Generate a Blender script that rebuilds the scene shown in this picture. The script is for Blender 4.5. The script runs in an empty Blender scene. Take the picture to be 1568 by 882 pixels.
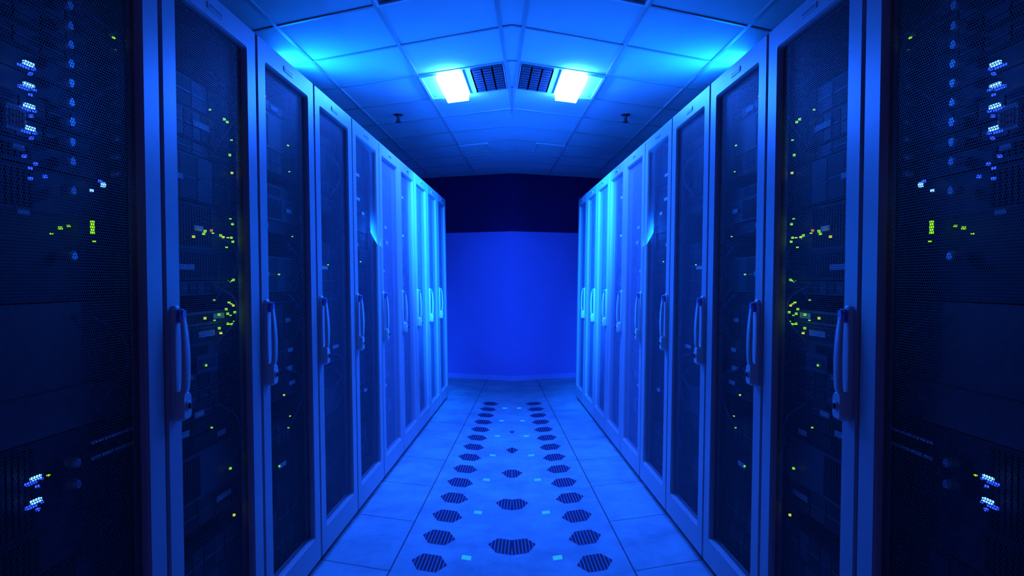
import bpy, math, random
from mathutils import Vector
S=bpy.context.scene
S.view_settings.view_transform='Standard'
S.view_settings.look='None'

# ------------------------------------------------------------ constants (metres)
CAM_H=1.177
CEIL=2.45
TOE=0.0358      # the two rows converge slightly
HALF=0.93       # door face distance from the aisle axis
LEAN=0.0175
FS=0.38         # skew of the floor seams
CS=0.50         # skew of the ceiling grid
RH=1.99
RW=0.60

# ------------------------------------------------------------ materials
def mat(name, col, rough=0.5, metal=0.0, noise=0.0, nscale=8.0, bump=0.0, bscale=200.0, spec=0.5):
    m=bpy.data.materials.new(name); m.use_nodes=True
    nt=m.node_tree; b=nt.nodes['Principled BSDF']
    b.inputs['Base Color'].default_value=(*col,1)
    b.inputs['Roughness'].default_value=rough
    b.inputs['Metallic'].default_value=metal
    b.inputs['Specular IOR Level'].default_value=spec
    tc=nt.nodes.new('ShaderNodeTexCoord')
    if noise>0:
        n=nt.nodes.new('ShaderNodeTexNoise'); n.inputs['Scale'].default_value=nscale; n.inputs['Detail'].default_value=4
        nt.links.new(tc.outputs['Object'],n.inputs['Vector'])
        r=nt.nodes.new('ShaderNodeMapRange'); r.inputs[1].default_value=.3; r.inputs[2].default_value=.7
        r.inputs[3].default_value=1-noise; r.inputs[4].default_value=1+noise
        nt.links.new(n.outputs['Fac'],r.inputs[0])
        v=nt.nodes.new('ShaderNodeVectorMath'); v.operation='SCALE'
        v.inputs[0].default_value=col; nt.links.new(r.outputs[0],v.inputs['Scale'])
        nt.links.new(v.outputs[0],b.inputs['Base Color'])
    if bump>0:
        n=nt.nodes.new('ShaderNodeTexNoise'); n.inputs['Scale'].default_value=bscale
        nt.links.new(tc.outputs['Object'],n.inputs['Vector'])
        bp=nt.nodes.new('ShaderNodeBump'); bp.inputs['Strength'].default_value=bump; bp.inputs['Distance'].default_value=.002
        nt.links.new(n.outputs['Fac'],bp.inputs['Height']); nt.links.new(bp.outputs[0],b.inputs['Normal'])
    return m
def emis(name,col,st):
    m=bpy.data.materials.new(name); m.use_nodes=True; nt=m.node_tree
    nt.nodes.clear(); e=nt.nodes.new('ShaderNodeEmission'); o=nt.nodes.new('ShaderNodeOutputMaterial')
    e.inputs[0].default_value=(*col,1); e.inputs[1].default_value=st
    nt.links.new(e.outputs[0],o.inputs[0]); return m

M_frame=mat('rack_paint',(.52,.40,.44),.36,noise=.04,nscale=5,bump=.12,bscale=500)
M_cab=mat('cabinet_dark',(.015,.015,.018),.6,noise=.05)
M_black=mat('black_plastic',(.008,.008,.01),.4,noise=.05)
M_plinth=mat('plinth_black',(.006,.006,.008),.7,noise=.05)
M_handle=mat('handle_grey',(.72,.70,.70),.28,noise=.03)
M_srv=mat('server_face',(.03,.02,.032),.5,noise=.3,nscale=30,spec=.3)
M_srv2=mat('server_face_grey',(.11,.08,.12),.45,noise=.2,nscale=40,spec=.4)
M_vent=mat('server_vent',(.005,.004,.006),.6,noise=.1,spec=.3)
M_label=mat('label_paper',(.95,.95,.98),.5,noise=.1,nscale=150)
M_knob=mat('knob_metal',(.6,.6,.62),.3,metal=.6,noise=.1)
M_red=mat('label_red',(.8,.15,.1),.5,noise=.1)
M_cable=mat('cable_sheath',(.10,.10,.14),.5,noise=.1)
M_ceil=mat('ceiling_tile',(.70,.70,.70),.8,noise=.06,nscale=3,bump=.3,bscale=120)
M_bar=mat('ceiling_bar',(.46,.46,.46),.45,noise=.04)
M_wall=mat('wall_paint',(.5,.30,.80),.75,noise=.05,nscale=2,bump=.1)
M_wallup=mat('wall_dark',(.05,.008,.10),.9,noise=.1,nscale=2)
M_side=mat('wall_side_paint',(.3,.3,.3),.9,noise=.05)
M_refl=mat('fixture_reflector',(.8,.85,.85),.35,noise=.03)
M_louv=mat('louvre_metal',(.10,.10,.12),.4,noise=.05)
M_slot=mat('vent_slot',(.01,.006,.03),.8,noise=.05)
M_hex=mat('vent_panel',(.28,.16,.36),.5,noise=.1)
M_tab=emis('floor_tab_sheen_glow',(.02,.42,1.0),.9)  # bright sheen of the steel floor tabs, put in as emission
M_spr=mat('sprinkler_metal',(.02,.02,.025),.4,metal=.3,noise=.05)
M_trim=mat('trim_paint',(.6,.5,.9),.5,noise=.03)
M_blueins=mat('handle_insert',(.08,.16,.6),.3,noise=.03)
E_green=emis('led_green',(.28,1,.0),1.4)
E_yel=emis('led_yellow',(.8,1,.03),1.2)
E_or=emis('led_orange',(1,.3,.03),1.1)
E_blue=emis('led_blue',(.01,.04,1),4.0)
E_bluew=emis('led_blue_bright',(.08,.28,1),5.5)
E_panel=emis('lamp_diffuser',(.012,.11,1.0),225.0)

# perforated steel
def perf(name,c):
    m=bpy.data.materials.new(name); m.use_nodes=True; nt=m.node_tree
    b=nt.nodes['Principled BSDF']; out=nt.nodes['Material Output']
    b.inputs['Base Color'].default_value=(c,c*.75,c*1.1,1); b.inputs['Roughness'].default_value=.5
    b.inputs['Specular IOR Level'].default_value=.2
    g=nt.nodes.new('ShaderNodeNewGeometry'); sp=nt.nodes.new('ShaderNodeSeparateXYZ')
    nt.links.new(g.outputs['Position'],sp.inputs[0])
    def mth(op,a,bb=None,c=None):
        n=nt.nodes.new('ShaderNodeMath'); n.operation=op
        for i,x in enumerate((a,bb,c)):
            if x is None: continue
            if isinstance(x,(int,float)): n.inputs[i].default_value=x
            else: nt.links.new(x,n.inputs[i])
        return n.outputs[0]
    p=.0068; s=.0059
    zr=mth('DIVIDE',sp.outputs['Z'],s)
    row=mth('FLOOR',zr)
    odd=mth('MULTIPLY',mth('MODULO',row,2.0),.5)
    yy=mth('ADD',mth('DIVIDE',sp.outputs['Y'],p),odd)
    fy=mth('MULTIPLY',mth('SUBTRACT',mth('FRACT',yy),.5),p)
    fz=mth('MULTIPLY',mth('SUBTRACT',mth('FRACT',zr),.5),s)
    d=mth('SQRT',mth('ADD',mth('MULTIPLY',fy,fy),mth('MULTIPLY',fz,fz)))
    hole=mth('LESS_THAN',d,.00268)
    t=nt.nodes.new('ShaderNodeBsdfTransparent'); mx=nt.nodes.new('ShaderNodeMixShader')
    nt.links.new(hole,mx.inputs[0]); nt.links.new(b.outputs[0],mx.inputs[1]); nt.links.new(t.outputs[0],mx.inputs[2])
    nt.links.new(mx.outputs[0],out.inputs[0]); return m
M_perf=[perf('perforated_steel_shaded',.05),perf('perforated_steel_midlit',.15),perf('perforated_steel_lit',.48)]  # one steel in three tones; light falloff along the row painted into albedo

# floor tiles with seams
def floor_mat():
    m=bpy.data.materials.new('floor_tiles'); m.use_nodes=True; nt=m.node_tree
    b=nt.nodes['Principled BSDF']
    g=nt.nodes.new('ShaderNodeNewGeometry'); sp=nt.nodes.new('ShaderNodeSeparateXYZ')
    nt.links.new(g.outputs['Position'],sp.inputs[0])
    def mth(op,a,bb=None):
        n=nt.nodes.new('ShaderNodeMath'); n.operation=op
        for i,x in enumerate((a,bb)):
            if x is None: continue
            if isinstance(x,(int,float)): n.inputs[i].default_value=x
            else: nt.links.new(x,n.inputs[i])
        return n.outputs[0]
    a=mth('ABSOLUTE',sp.outputs['X'])
    o=mth('ADD',a,mth('MULTIPLY',sp.outputs['Y'],TOE))       # = -offset
    fo=mth('ABSOLUTE',mth('SUBTRACT',mth('FRACT',mth('ADD',mth('DIVIDE',mth('SUBTRACT',o,.60),.6),.5)),.5))
    t=mth('SUBTRACT',sp.outputs['Y'],mth('MULTIPLY',a,FS))
    ft=mth('ABSOLUTE',mth('SUBTRACT',mth('FRACT',mth('ADD',mth('DIVIDE',mth('SUBTRACT',t,.30),.6),.5)),.5))
    so=mth('LESS_THAN',fo,.005)
    st=mth('LESS_THAN',ft,.006)
    outer=mth('GREATER_THAN',o,.60)
    st2=mth('MULTIPLY',st,mth('ADD',mth('MULTIPLY',outer,.8),.1))
    seam=mth('MAXIMUM',so,st2)
    n=nt.nodes.new('ShaderNodeTexNoise'); n.inputs['Scale'].default_value=4; n.inputs['Detail'].default_value=8; n.inputs['Roughness'].default_value=.7
    nt.links.new(g.outputs['Position'],n.inputs['Vector'])
    cr=nt.nodes.new('ShaderNodeValToRGB')
    cr.color_ramp.elements[0].position=.33; cr.color_ramp.elements[0].color=(.30,.32,.38,1)
    cr.color_ramp.elements[1].position=.7; cr.color_ramp.elements[1].color=(.52,.60,.62,1)
    nt.links.new(n.outputs['Fac'],cr.inputs[0])
    mx=nt.nodes.new('ShaderNodeMix'); mx.data_type='RGBA'
    nt.links.new(seam,mx.inputs[0]); nt.links.new(cr.outputs[0],mx.inputs[6]); mx.inputs[7].default_value=(.06,.06,.08,1)
    nt.links.new(mx.outputs[2],b.inputs['Base Color'])
    b.inputs['Roughness'].default_value=.55
    b.inputs['Specular IOR Level'].default_value=.3
    return m
M_floor=floor_mat()

# ------------------------------------------------------------ mesh builder
class MB:
    def __init__(s): s.v=[];s.f=[];s.m=[]
    def poly(s,pts,mi=0):
        i=len(s.v); s.v+= [tuple(p) for p in pts]; s.f.append(list(range(i,i+len(pts)))); s.m.append(mi)
    def box(s,u0,u1,v0,v1,h0,h1,mi=0):
        i=len(s.v)
        s.v+=[(u0,v0,h0),(u1,v0,h0),(u1,v1,h0),(u0,v1,h0),(u0,v0,h1),(u1,v0,h1),(u1,v1,h1),(u0,v1,h1)]
        for f in ((0,3,2,1),(4,5,6,7),(0,1,5,4),(1,2,6,5),(2,3,7,6),(3,0,4,7)):
            s.f.append([i+k for k in f]); s.m.append(mi)
    def loops(s,ls,mi=0,cap0=False,cap1=False):
        n=len(ls[0]); base=len(s.v)
        for l in ls: s.v+=[tuple(p) for p in l]
        for k in range(len(ls)-1):
            for j in range(n):
                a=base+k*n+j; b=base+k*n+(j+1)%n
                s.f.append([a,b,b+n,a+n]); s.m.append(mi)
        if cap0: s.f.append(list(range(base,base+n))[::-1]); s.m.append(mi)
        if cap1: s.f.append(list(range(base+(len(ls)-1)*n,base+len(ls)*n))); s.m.append(mi)
    def cyl(s,u,h,v0,v1,r,mi=0,n=14):
        c=[(u+r*math.cos(2*math.pi*k/n),h+r*math.sin(2*math.pi*k/n)) for k in range(n)]
        c2=[(u+r*.8*math.cos(2*math.pi*k/n),h+r*.8*math.sin(2*math.pi*k/n)) for k in range(n)]
        s.loops([[(a,v0,b) for a,b in c],[(a,v1+(v0-v1)*.25,b) for a,b in c],[(a,v1,b) for a,b in c2]],mi,True,True)
    def build(s,name,mats,fn=None,parent=None,smooth=False,bevel=0):
        me=bpy.data.meshes.new(name)
        me.from_pydata([fn(*p) if fn else p for p in s.v],[],s.f)
        for m in mats: me.materials.append(m)
        for p,mi in zip(me.polygons,s.m): p.material_index=mi
        import bmesh
        bm=bmesh.new(); bm.from_mesh(me); bmesh.ops.recalc_face_normals(bm,faces=bm.faces); bm.to_mesh(me); bm.free()
        ob=bpy.data.objects.new(name,me); S.collection.objects.link(ob)
        if parent: ob.parent=parent
        if bevel:
            b=ob.modifiers.new('bevel','BEVEL'); b.width=bevel; b.segments=2; b.limit_method='ANGLE'
        if smooth:
            for p in me.polygons: p.use_smooth=True
            e=ob.modifiers.new('es','EDGE_SPLIT'); e.split_angle=math.radians(35)
        return ob
def empty(name,loc=(0,0,0)):
    e=bpy.data.objects.new(name,None); e.empty_display_size=.1; S.collection.objects.link(e); return e

def rrect(u0,u1,h0,h1,r,v,n=4):
    pts=[]
    for cx,cy,a0 in ((u1-r,h1-r,0),(u0+r,h1-r,90),(u0+r,h0+r,180),(u1-r,h0+r,270)):
        for k in range(n+1):
            a=math.radians(a0+90*k/n); pts.append((cx+r*math.cos(a),v,cy+r*math.sin(a)))
    return pts

def row_map(side):
    def f(u,v,h):
        x=-(HALF-TOE*u)-LEAN*(h-1.2)-v
        return (x if side<0 else -x, u, h)
    return f

# ------------------------------------------------------------ racks
def build_rack(idx,side):
    rnd=random.Random(100+idx)
    fn=row_map(side)
    u0=1.135+RW*idx; u1=u0+RW
    if idx==0: u0-=.20
    P=empty('server_rack')
    # cabinet
    m=MB()
    m.box(u0+.004,u0+.02,.018,1.0,.03,RH-.005); m.box(u1-.02,u1-.004,.018,1.0,.03,RH-.005)
    m.box(u0+.02,u1-.02,.018,1.0,RH-.03,RH-.005); m.box(u0+.02,u1-.02,.018,1.0,.03,.06); m.box(u0+.02,u1-.02,.98,1.0,.06,RH-.03)
    m.build('cabinet',[M_cab],fn,P)
    m=MB(); m.box(u0+.002,u1-.002,.005,.98,0.001,.03); m.build('plinth',[M_plinth],fn,P)
    # door frame
    a0,a1,b0,b1=u0+.005,u1-.008,.034,RH
    c0,c1,d0,d1=u0+.078,u1-.085,.145,RH-.078
    m=MB()
    m.loops([rrect(a0,a1,b0,b1,.006,.016),rrect(a0,a1,b0,b1,.006,-.016),rrect(a0+.004,a1-.004,b0+.004,b1-.004,.006,-.021),
             rrect(c0-.007,c1+.007,d0-.007,d1+.007,.014,-.021),rrect(c0-.002,c1+.002,d0-.002,d1+.002,.012,-.014),rrect(c0,c1,d0,d1,.012,-.004),rrect(c0,c1,d0,d1,.012,.016)])
    m.build('door_frame',[M_frame],fn,P)
    m=MB(); m.poly(rrect(c0,c1,d0,d1,.012,-.003)); m.build('door_mesh',[M_perf[0 if idx<3 else (1 if idx<5 else 2)]],fn,P)  # far doors get the lighter tone, as if more strongly lit
    # badge
    m=MB()
    uc=(u0+u1)/2
    m.loops([rrect(uc-.05,uc+.05,RH-.05,RH-.03,.006,-.0205),rrect(uc-.049,uc+.049,RH-.049,RH-.031,.006,-.0235)],0,False,True)
    m.loops([rrect(uc-.043,uc+.043,RH-.045,RH-.035,.004,-.0236),rrect(uc-.043,uc+.043,RH-.045,RH-.035,.004,-.0240)],1,False,True)
    m.build('badge',[M_handle,M_louv],fn,P)
    # handle: long flat swing handle on its escutcheon
    uh=u0+.043; m=MB()
    m.loops([rrect(uh-.020,uh+.020,.83,1.115,.016,-.0205),rrect(uh-.020,uh+.020,.83,1.115,.016,-.027),rrect(uh-.016,uh+.016,.834,1.111,.014,-.031)],0,False,True)
    m.loops([rrect(uh-.021,uh+.026,.828,.902,.014,-.027),rrect(uh-.021,uh+.026,.828,.902,.014,-.042),rrect(uh-.016,uh+.021,.834,.896,.012,-.050)],0,False,True)
    ls=[]; n=16
    for k in range(n+1):
        t=k/n; h=1.107-.212*t
        lift=.003+.008*math.sin(math.pi*min(1,t*.95))**.7 if 0<t<1 else .002
        w=.006+.0095*math.sin(math.pi*(.08+.72*t)); th=.009+.007*t
        ring=[]
        for j in range(12):
            a=2*math.pi*j/12
            ca,sa=math.cos(a),math.sin(a)
            q=lambda x: math.copysign(abs(x)**.6,x)
            ring.append((uh+w*q(ca),-.031-lift-th*.5+th*.5*q(sa),h))
        ls.append(ring)
    m.loops(ls,0,True,True)
    m.loops([rrect(uh-.010,uh+.010,1.072,1.106,.009,-.031),rrect(uh-.009,uh+.009,1.074,1.104,.008,-.047)],2,False,True)
    m.cyl(uh+.002,.865,-.049,-.055,.012,0); m.cyl(uh+.002,.865,-.054,-.059,.008,1)
    m.cyl(uh+.036,.872,-.021,-.046,.010,1); m.cyl(uh+.036,.852,-.021,-.038,.007,1)
    m.build('handle',[M_handle,M_black,M_blueins],fn,P,smooth=True)
    # servers
    m=MB(); L=MB(); D=MB()
    h=.11
    V=.045
    ui0,ui1=u0+.06,u1-.06
    m.box(u0+.03,ui0,V-.01,V+.02,.07,1.95,2); m.box(ui1,u1-.03,V-.01,V+.02,.07,1.95,2)
    while h<1.90:
        U=rnd.choice([1,1,1,2,2,3]) if idx!=0 else (1 if h>1.33 else rnd.choice([1,2,2,4]))
        H=.0445*U
        if h+H>1.93: break
        kind=rnd.random()
        if kind<.12 and idx!=0:
            h+=H; continue
        rec=rnd.uniform(-.004,.012)
        mi=rnd.choice([0,0,1,2])
        m.box(ui0,ui1,V+rec,V+.6,h+.0015,h+H-.0015,mi)
        m.box(ui0-.012,ui0+.012,V+rec-.004,V+rec+.01,h+.003,h+H-.003,0); m.box(ui1-.012,ui1+.012,V+rec-.004,V+rec+.01,h+.003,h+H-.003,0)
        r=rnd.random(); vv=V+rec
        if r<.5:
            nb=rnd.choice([4,6,8])
            for q in range(nb):
                w=(ui1-ui0-.08)/nb; a=ui0+.04+q*w
                m.box(a+.003,a+w-.003,vv-.004,vv,h+.006,h+H-.006,2 if q%2 else 0)
                m.box(a+.006,a+w-.006,vv-.006,vv-.004,h+H*.5-.002,h+H*.5+.002,1)
        else:
            for q in range(rnd.randint(10,22)):
                a=ui0+.05+q*.016
                if a>ui1-.06: break
                m.box(a,a+.010,vv-.003,vv,h+.010,h+H-.010,2)
        if rnd.random()<(.95 if idx<3 else .5) and idx>0:
            a=rnd.choice([ui0+.03,ui0+.10,ui0+.22,ui1-.14])+rnd.uniform(-.01,.02); lw=rnd.choice([.055,.07,.10])
            hh=h+H*.5+rnd.uniform(-.008,.008)
            L.box(a,a+lw,vv-.009,vv-.006,hh-.008,hh+.008,0)
        h+=H
    def led(u,hh,mi=0,w=.0055,g=.0055): D.box(u-w/2,u+w/2,.022,.028,hh-g/2,hh+g/2,mi)
    if idx==0:
        for hh in (1.585,1.545,1.505,1.463,.803,.759):
            D.box(1.333,1.357,.022,.028,hh-.001,hh+.0055,4); D.box(1.322,1.348,.024,.03,hh-.008,hh-.003,3); D.box(1.347,1.352,.022,.028,hh-.018,hh-.013,3); D.box(1.356,1.362,.022,.028,hh-.006,hh-.002,3)
        led(1.571,1.389,4,.010,.010); led(1.53,1.371,4,.006,.006); led(1.56,1.395,3,.006,.006)
        for a,b in ((1.36,1.40),(1.345,1.39),(1.345,1.37),(1.33,1.41),(1.385,1.38)): led(a,b,3,.0055,.0055)
        led(1.53,1.292,0,.006,.028); led(1.535,1.262,0,.003,.003); led(1.427,1.283,0); led(1.452,1.289,0,.004,.004); led(1.40,1.27,0,.003,.003)
        led(1.62,1.73,0,.004,.004);led(1.50,1.80,1,.004,.004);led(1.515,1.81,0,.004,.004);led(1.38,.80,0,.003,.003)
        for hh in (1.742,1.70,1.662,1.622,1.583,1.543,1.503,1.462,1.422,1.362,1.228,.804,.76):
            m.cyl(1.46,hh,.040,.018,.011,3)
            if hh>1.4: m.cyl(1.63,hh,.040,.022,.008,3)
        L.box(1.285,1.335,.024,.03,1.455,1.50,0); 
        for q in range(5): L.box(1.292+q*.008,1.297+q*.008,.022,.024,1.462,1.492,1)
        for q in range(14):
            L.box(1.50+q*.012,1.50+q*.012+rnd.uniform(.006,.011),.016,.018,.832,.838,0)
            L.box(1.50+q*.012,1.50+q*.012+rnd.uniform(.006,.011),.016,.018,.798,.804,0)
        for a,b in ((1.31,1.30),(1.30,1.42)): L.box(a,a+.03,.024,.028,b,b+.01,0)
    if idx==1:
        G=[(2.094,1.68),(2.19,1.674),(2.21,1.67),(2.238,1.619),(2.225,1.57),(2.238,1.516),(2.22,1.37),(2.235,1.355),(2.041,1.312),(2.10,1.318),(2.15,1.314),(2.168,1.31),(2.20,1.31),(2.225,1.312),(2.236,1.30),(2.19,1.28),
           (2.05,1.32),(1.98,1.30),(2.22,1.177),(2.205,1.175),(2.235,1.18),(2.215,1.106),(2.20,1.11),(2.23,1.10),(2.10,1.12),(2.13,1.076),(2.19,1.076),(2.21,1.07),(2.24,1.078),(2.04,1.07),(2.10,1.06),(2.13,1.035),(2.19,1.045),(2.21,1.042),(2.22,1.042),(2.14,1.02),(2.235,1.05),
           (2.18,1.09),(2.04,.935),(2.07,.75),(2.19,.60),(2.21,.45)]
        for i,(a,b) in enumerate(G): 
            z=.0065 if i%3 else .004
            led(a,b,1 if i%6==5 else 0,z,z)
        led(2.09,1.325,2,.006,.006)
        L.box(1.99,2.12,.026,.03,.915,.965,2)
        for q in range(10): L.box(1.998+q*.012,2.003+q*.012,.0255,.026,.925,.955,3)
    if idx==2:
        led(2.52,1.83,2,.007,.007); led(2.75,1.70); led(2.63,1.20); led(2.66,.75,1); led(2.70,.62,0,.004,.004); led(2.60,.50); led(2.72,.66,0,.004,.004); led(2.76,1.60,0,.004,.004); led(2.78,1.35,0,.004,.004)
    if idx==4: led(3.85,1.28,0,.006,.006)
    if idx==3: led(3.25,1.25,0,.005,.005)
    m.build('servers',[M_srv,M_srv2,M_vent,M_knob],fn,P)
    if L.f: L.build('labels',[M_label,M_red,M_srv2,M_vent],fn,P)
    if D.f: D.build('status_leds',[E_green,E_yel,E_or,E_blue,E_bluew],fn,P)
    # cables
    if idx in (0,1,2,3):
        for q in range(4):
            cu=bpy.data.curves.new('patch_cable','CURVE'); cu.dimensions='3D'; cu.bevel_depth=.0028; cu.bevel_resolution=2
            sp=cu.splines.new('BEZIER'); sp.bezier_points.add(2)
            hb=rnd.choice([1.75,1.35,1.15,.8])+rnd.uniform(-.05,.05)
            aa=rnd.uniform(u1-.25,u1-.15)
            for pt,(a,v,hh) in zip(sp.bezier_points,((aa,.035,hb),(u1-.095,.016,hb-.06-rnd.uniform(0,.05)),(aa+.02,.035,hb-.16-rnd.uniform(0,.1)))):
                pt.co=fn(a,v,hh); pt.handle_left_type=pt.handle_right_type='AUTO'
            cu.materials.append(M_cable)
            ob=bpy.data.objects.new('patch_cable',cu); S.collection.objects.link(ob); ob.parent=P
for side in (-1,1):
    for i in range(10): build_rack(i,side)

# ------------------------------------------------------------ room shell
def plan(o,t,s):
    x=(o+TOE*t)/(1+TOE*s); return x, t-s*x
def clip(poly):   # keep x<=0
    out=[]
    for i in range(len(poly)):
        a=poly[i]; b=poly[(i+1)%len(poly)]
        if a[0]<=0: out.append(a)
        if (a[0]<0<b[0]) or (b[0]<0<a[0]):
            k=a[0]/(a[0]-b[0]); out.append((0.0,a[1]+k*(b[1]-a[1])))
    return out
def prism(m,poly,z0,z1,mi=0,both=True):
    poly=clip(poly)
    if len(poly)<3: return
    for sg in ((1,-1) if both else (1,)):
        m.loops([[(sg*x,y,z0) for x,y in poly],[(sg*x,y,z1) for x,y in poly]],mi,True,True)
def rect(o0,o1,t0,t1,s): return [plan(o0,t0,s),plan(o1,t0,s),plan(o1,t1,s),plan(o0,t1,s)]

XW=2.25; Y0=-1.6
WY=8.42
def wy(x,d=0): return WY+FS*abs(x)-d
m=MB(); 
fl=[(-XW,Y0),(XW,Y0),(XW,wy(XW)+.1),(0,WY+.1),(-XW,wy(XW)+.1)]
m.loops([[(x,y,-.08) for x,y in fl],[(x,y,0) for x,y in fl]],0,True,True); m.build('floor',[M_floor])
m=MB(); m.loops([[(x,y,CEIL) for x,y in fl],[(x,y,CEIL+.08) for x,y in fl]],0,True,True); m.build('ceiling',[M_ceil])
m=MB()
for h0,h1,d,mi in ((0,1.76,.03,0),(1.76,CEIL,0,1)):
    q=[(-XW,wy(XW,d)),(0,wy(0,d)),(XW,wy(XW,d)),(XW,wy(XW)+.1),(0,WY+.1),(-XW,wy(XW)+.1)]
    m.loops([[(x,y,h0) for x,y in q],[(x,y,h1) for x,y in q]],mi,True,True)
m.build('wall_back',[M_wall,M_wallup])
m=MB(); q=[(-XW,wy(XW,.045)),(0,wy(0,.045)),(XW,wy(XW,.045)),(XW,wy(XW,.03)),(0,wy(0,.03)),(-XW,wy(XW,.03))]
m.loops([[(x,y,0) for x,y in q],[(x,y,.055) for x,y in q]],0,True,True); m.build('baseboard_back',[M_trim])
for nm,sg in (('wall_left',-1),('wall_right',1)):
    m=MB(); m.box(min(sg*XW,sg*(XW+.1)),max(sg*XW,sg*(XW+.1)),Y0,wy(XW)+.1,0,CEIL); m.build(nm,[M_side])

# ceiling grid
m=MB()
for j in range(-1,4):
    o=-.185-.56*j
    prism(m,[(o-.010+TOE*Y0,Y0+.01),(o+.010+TOE*Y0,Y0+.01),(o+.010+TOE*8.4,8.4),(o-.010+TOE*8.4,8.4)],CEIL-.007,CEIL+.002)
for k in range(-10,9):
    t=4.11+.57*k
    pts=[(-XW+.01,t+CS*(XW-.01)-.010),(0,t-.010),(0,t+.010),(-XW+.01,t+CS*(XW-.01)+.010)]
    if t+CS*XW> 9.2 or t>8.3: continue
    prism(m,pts,CEIL-.006,CEIL+.002)
m.build('ceiling_grid',[M_bar])

# ceiling light fixtures
def fixture(t0,o0,o1,lit,grille,sg):
    P=empty('ceiling_light_fixture')
    s=CS
    def add(name,rects,mats,z0,z1):
        m=MB()
        for r,mi in rects:
            poly=[(-x if sg>0 else x,y) for x,y in clip(rect(*r,s))]
            m.loops([[(x,y,z0) for x,y in poly],[(x,y,z1) for x,y in poly]],mi,True,True)
        m.build(name,mats,None,P)
    t1=t0+.57
    add('rim',[((o0,o1,t0+.012,t0+.03),0),((o0,o1,t1-.03,t1-.012),0),((o0,o0+.015,t0+.03,t1-.03),0),((o1-.015,o1,t0+.03,t1-.03),0)],[M_refl],CEIL-.018,CEIL-.001)
    add('reflector',[((o0+.015,o1-.015,t0+.03,t1-.03),0)],[M_refl if lit==2 else M_louv],CEIL-.006,CEIL-.001)
    if lit:
        add('diffuser',[((o0+.12,o1-.015,t0+.0,t1-.0),0)],[E_panel],CEIL-.05,CEIL-.007)
    else:
        add('louvre',[((o0+.02,o1-.02,t0+.06+q*.05,t0+.075+q*.05),0) for q in range(9)],[M_refl],CEIL-.016,CEIL-.007)
    if grille:
        add('air_grille',[((-.405,-.205,t0+.03,t1-.03),1)]+[((-.405,-.205,t0+.04+q*.05,t0+.052+q*.05),0) for q in range(10)]+[((-.405+q*.065,-.395+q*.065,t0+.03,t1-.03),0) for q in range(4)],[M_bar,M_louv],CEIL-.012,CEIL-.001)
for sg in (-1,1):
    fixture(4.11,-.735,-.45,2,True,sg)
    fixture(2.40,-.735,-.45,0,False,sg)
    fixture(6.39,-.735,-.45,0,False,sg)

# sprinklers
for sg in (-1,1):
    m=MB(); n=16
    prof=[(.035,0),(.035,-.006),(.014,-.012),(.010,-.035),(.012,-.05),(.022,-.055),(.022,-.06),(.008,-.064)]
    m.loops([[(sg*.87+r*math.cos(2*math.pi*k/n),5.45+r*math.sin(2*math.pi*k/n),CEIL-.0+z) for k in range(n)] for r,z in prof],0,True,True)
    m.build('ceiling_sprinkler',[M_spr])

# floor vents
def hexpts(o,t,w,l):
    pts=[(-w,0),(-w*.5,-l),(w*.5,-l),(w,0),(w*.5,l),(-w*.5,l)]
    cx,cy=plan(o,t,FS)
    return cx,cy,pts
def tohex(cx,cy,pts): return [(cx+p+TOE*q,cy+q-FS*p) for p,q in pts]
def hexw(p,w,l):
    p=abs(p)
    return l if p<=w*.5 else l*(w-p)/(w*.5)
m=MB()
def vent(o,t,w=.078,l=.088):
    cx,cy,pts=hexpts(o,t,w,l)
    prism(m,tohex(cx,cy,pts),-.002,.0008,0)
    n=10
    for i in range(n):
        p=-w+ (i+.5)*2*w/n; a=.0052
        pa,pb=p-a,p+a
        la=max(hexw(pa,w,l)-.004,.002); lb=max(hexw(pb,w,l)-.004,.002)
        prism(m,tohex(cx,cy,[(pa,-la),(pb,-lb),(pb,lb),(pa,la)]),-.002,.0014,1)
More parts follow.
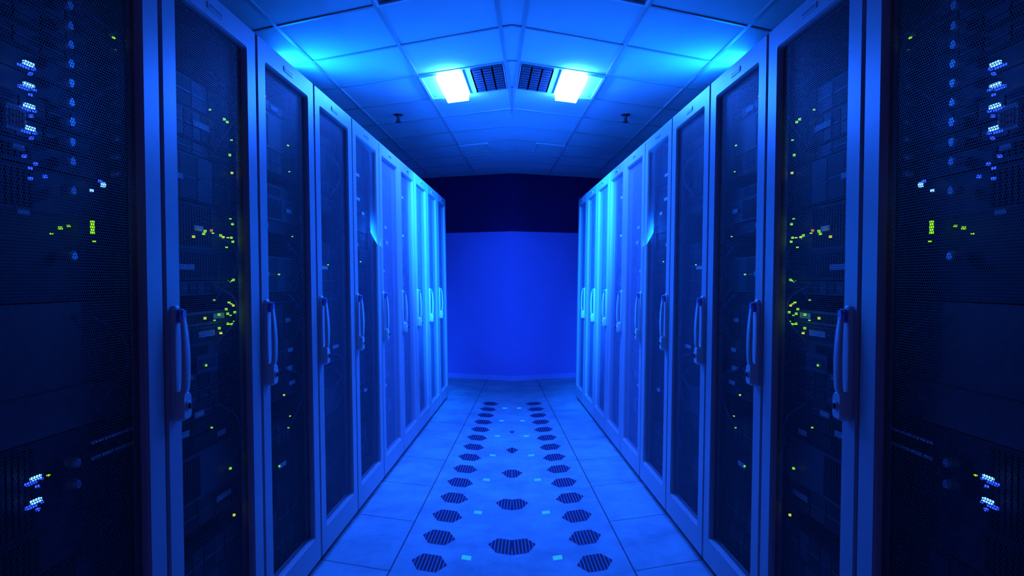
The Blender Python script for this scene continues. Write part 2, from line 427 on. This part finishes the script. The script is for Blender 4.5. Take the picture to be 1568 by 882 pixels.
for k in range(-8,14):
    vent(-.452,2.84+.3*k)
    if k%2: vent(-.142,2.84+.3*k)
for k in range(-4,7):
    prism(m,rect(-.322,-.282,2.93+.6*k,2.972+.6*k,FS),-.002,.002,2)
m.build('floor_vent_grilles',[M_hex,M_slot,M_tab])

# ------------------------------------------------------------ lights
BL=(.006,.10,1.0)
def area(name,loc,target,sx,sy,p,col=BL,spread=180):
    l=bpy.data.lights.new(name,'AREA'); l.shape='RECTANGLE'; l.size=sx; l.size_y=sy; l.energy=p; l.color=col; l.spread=math.radians(spread)
    o=bpy.data.objects.new(name,l); o.location=loc
    o.rotation_euler=(Vector(target)-Vector(loc)).to_track_quat('-Z','Y').to_euler(); S.collection.objects.link(o)
def spot(name,loc,target,p,ang,col=BL,r=.08,blend=1):
    l=bpy.data.lights.new(name,'SPOT'); l.energy=p; l.color=col; l.spot_size=math.radians(ang); l.spot_blend=blend; l.shadow_soft_size=r
    o=bpy.data.objects.new(name,l); o.location=loc
    o.rotation_euler=(Vector(target)-Vector(loc)).to_track_quat('-Z','Y').to_euler(); S.collection.objects.link(o)
for sg in (-1,1):
    area('ceiling_fill_light',(sg*1.12,4.1,2.03),(sg*.35,4.1,2.45),.2,2.1,68,(.003,.14,1))  # added light, unseen above the racks, to brighten the ceiling
    spot('added_fill_spot',(sg*.37,4.75,2.38),(-sg*.72,5.85,1.55),2700,60,(.003,.14,1))  # added spot beside the lit fixture, brightens the far opposite racks
    spot('added_fill_spot',(sg*.37,4.75,2.38),(sg*.1,8.4,1.0),150,34)  # second added spot, lifts the back wall

w=bpy.data.worlds.new('world'); S.world=w; w.use_nodes=True
w.node_tree.nodes['Background'].inputs[0].default_value=(.22,.14,1,1); w.node_tree.nodes['Background'].inputs[1].default_value=.085

# ------------------------------------------------------------ camera
c=bpy.data.cameras.new('camera'); c.sensor_width=36; c.lens=1090/1568*36; c.shift_y=-11/1568; c.clip_start=.05
o=bpy.data.objects.new('camera',c); o.location=(0,0,CAM_H); o.rotation_euler=(math.radians(90),0,0); S.collection.objects.link(o)
S.camera=o
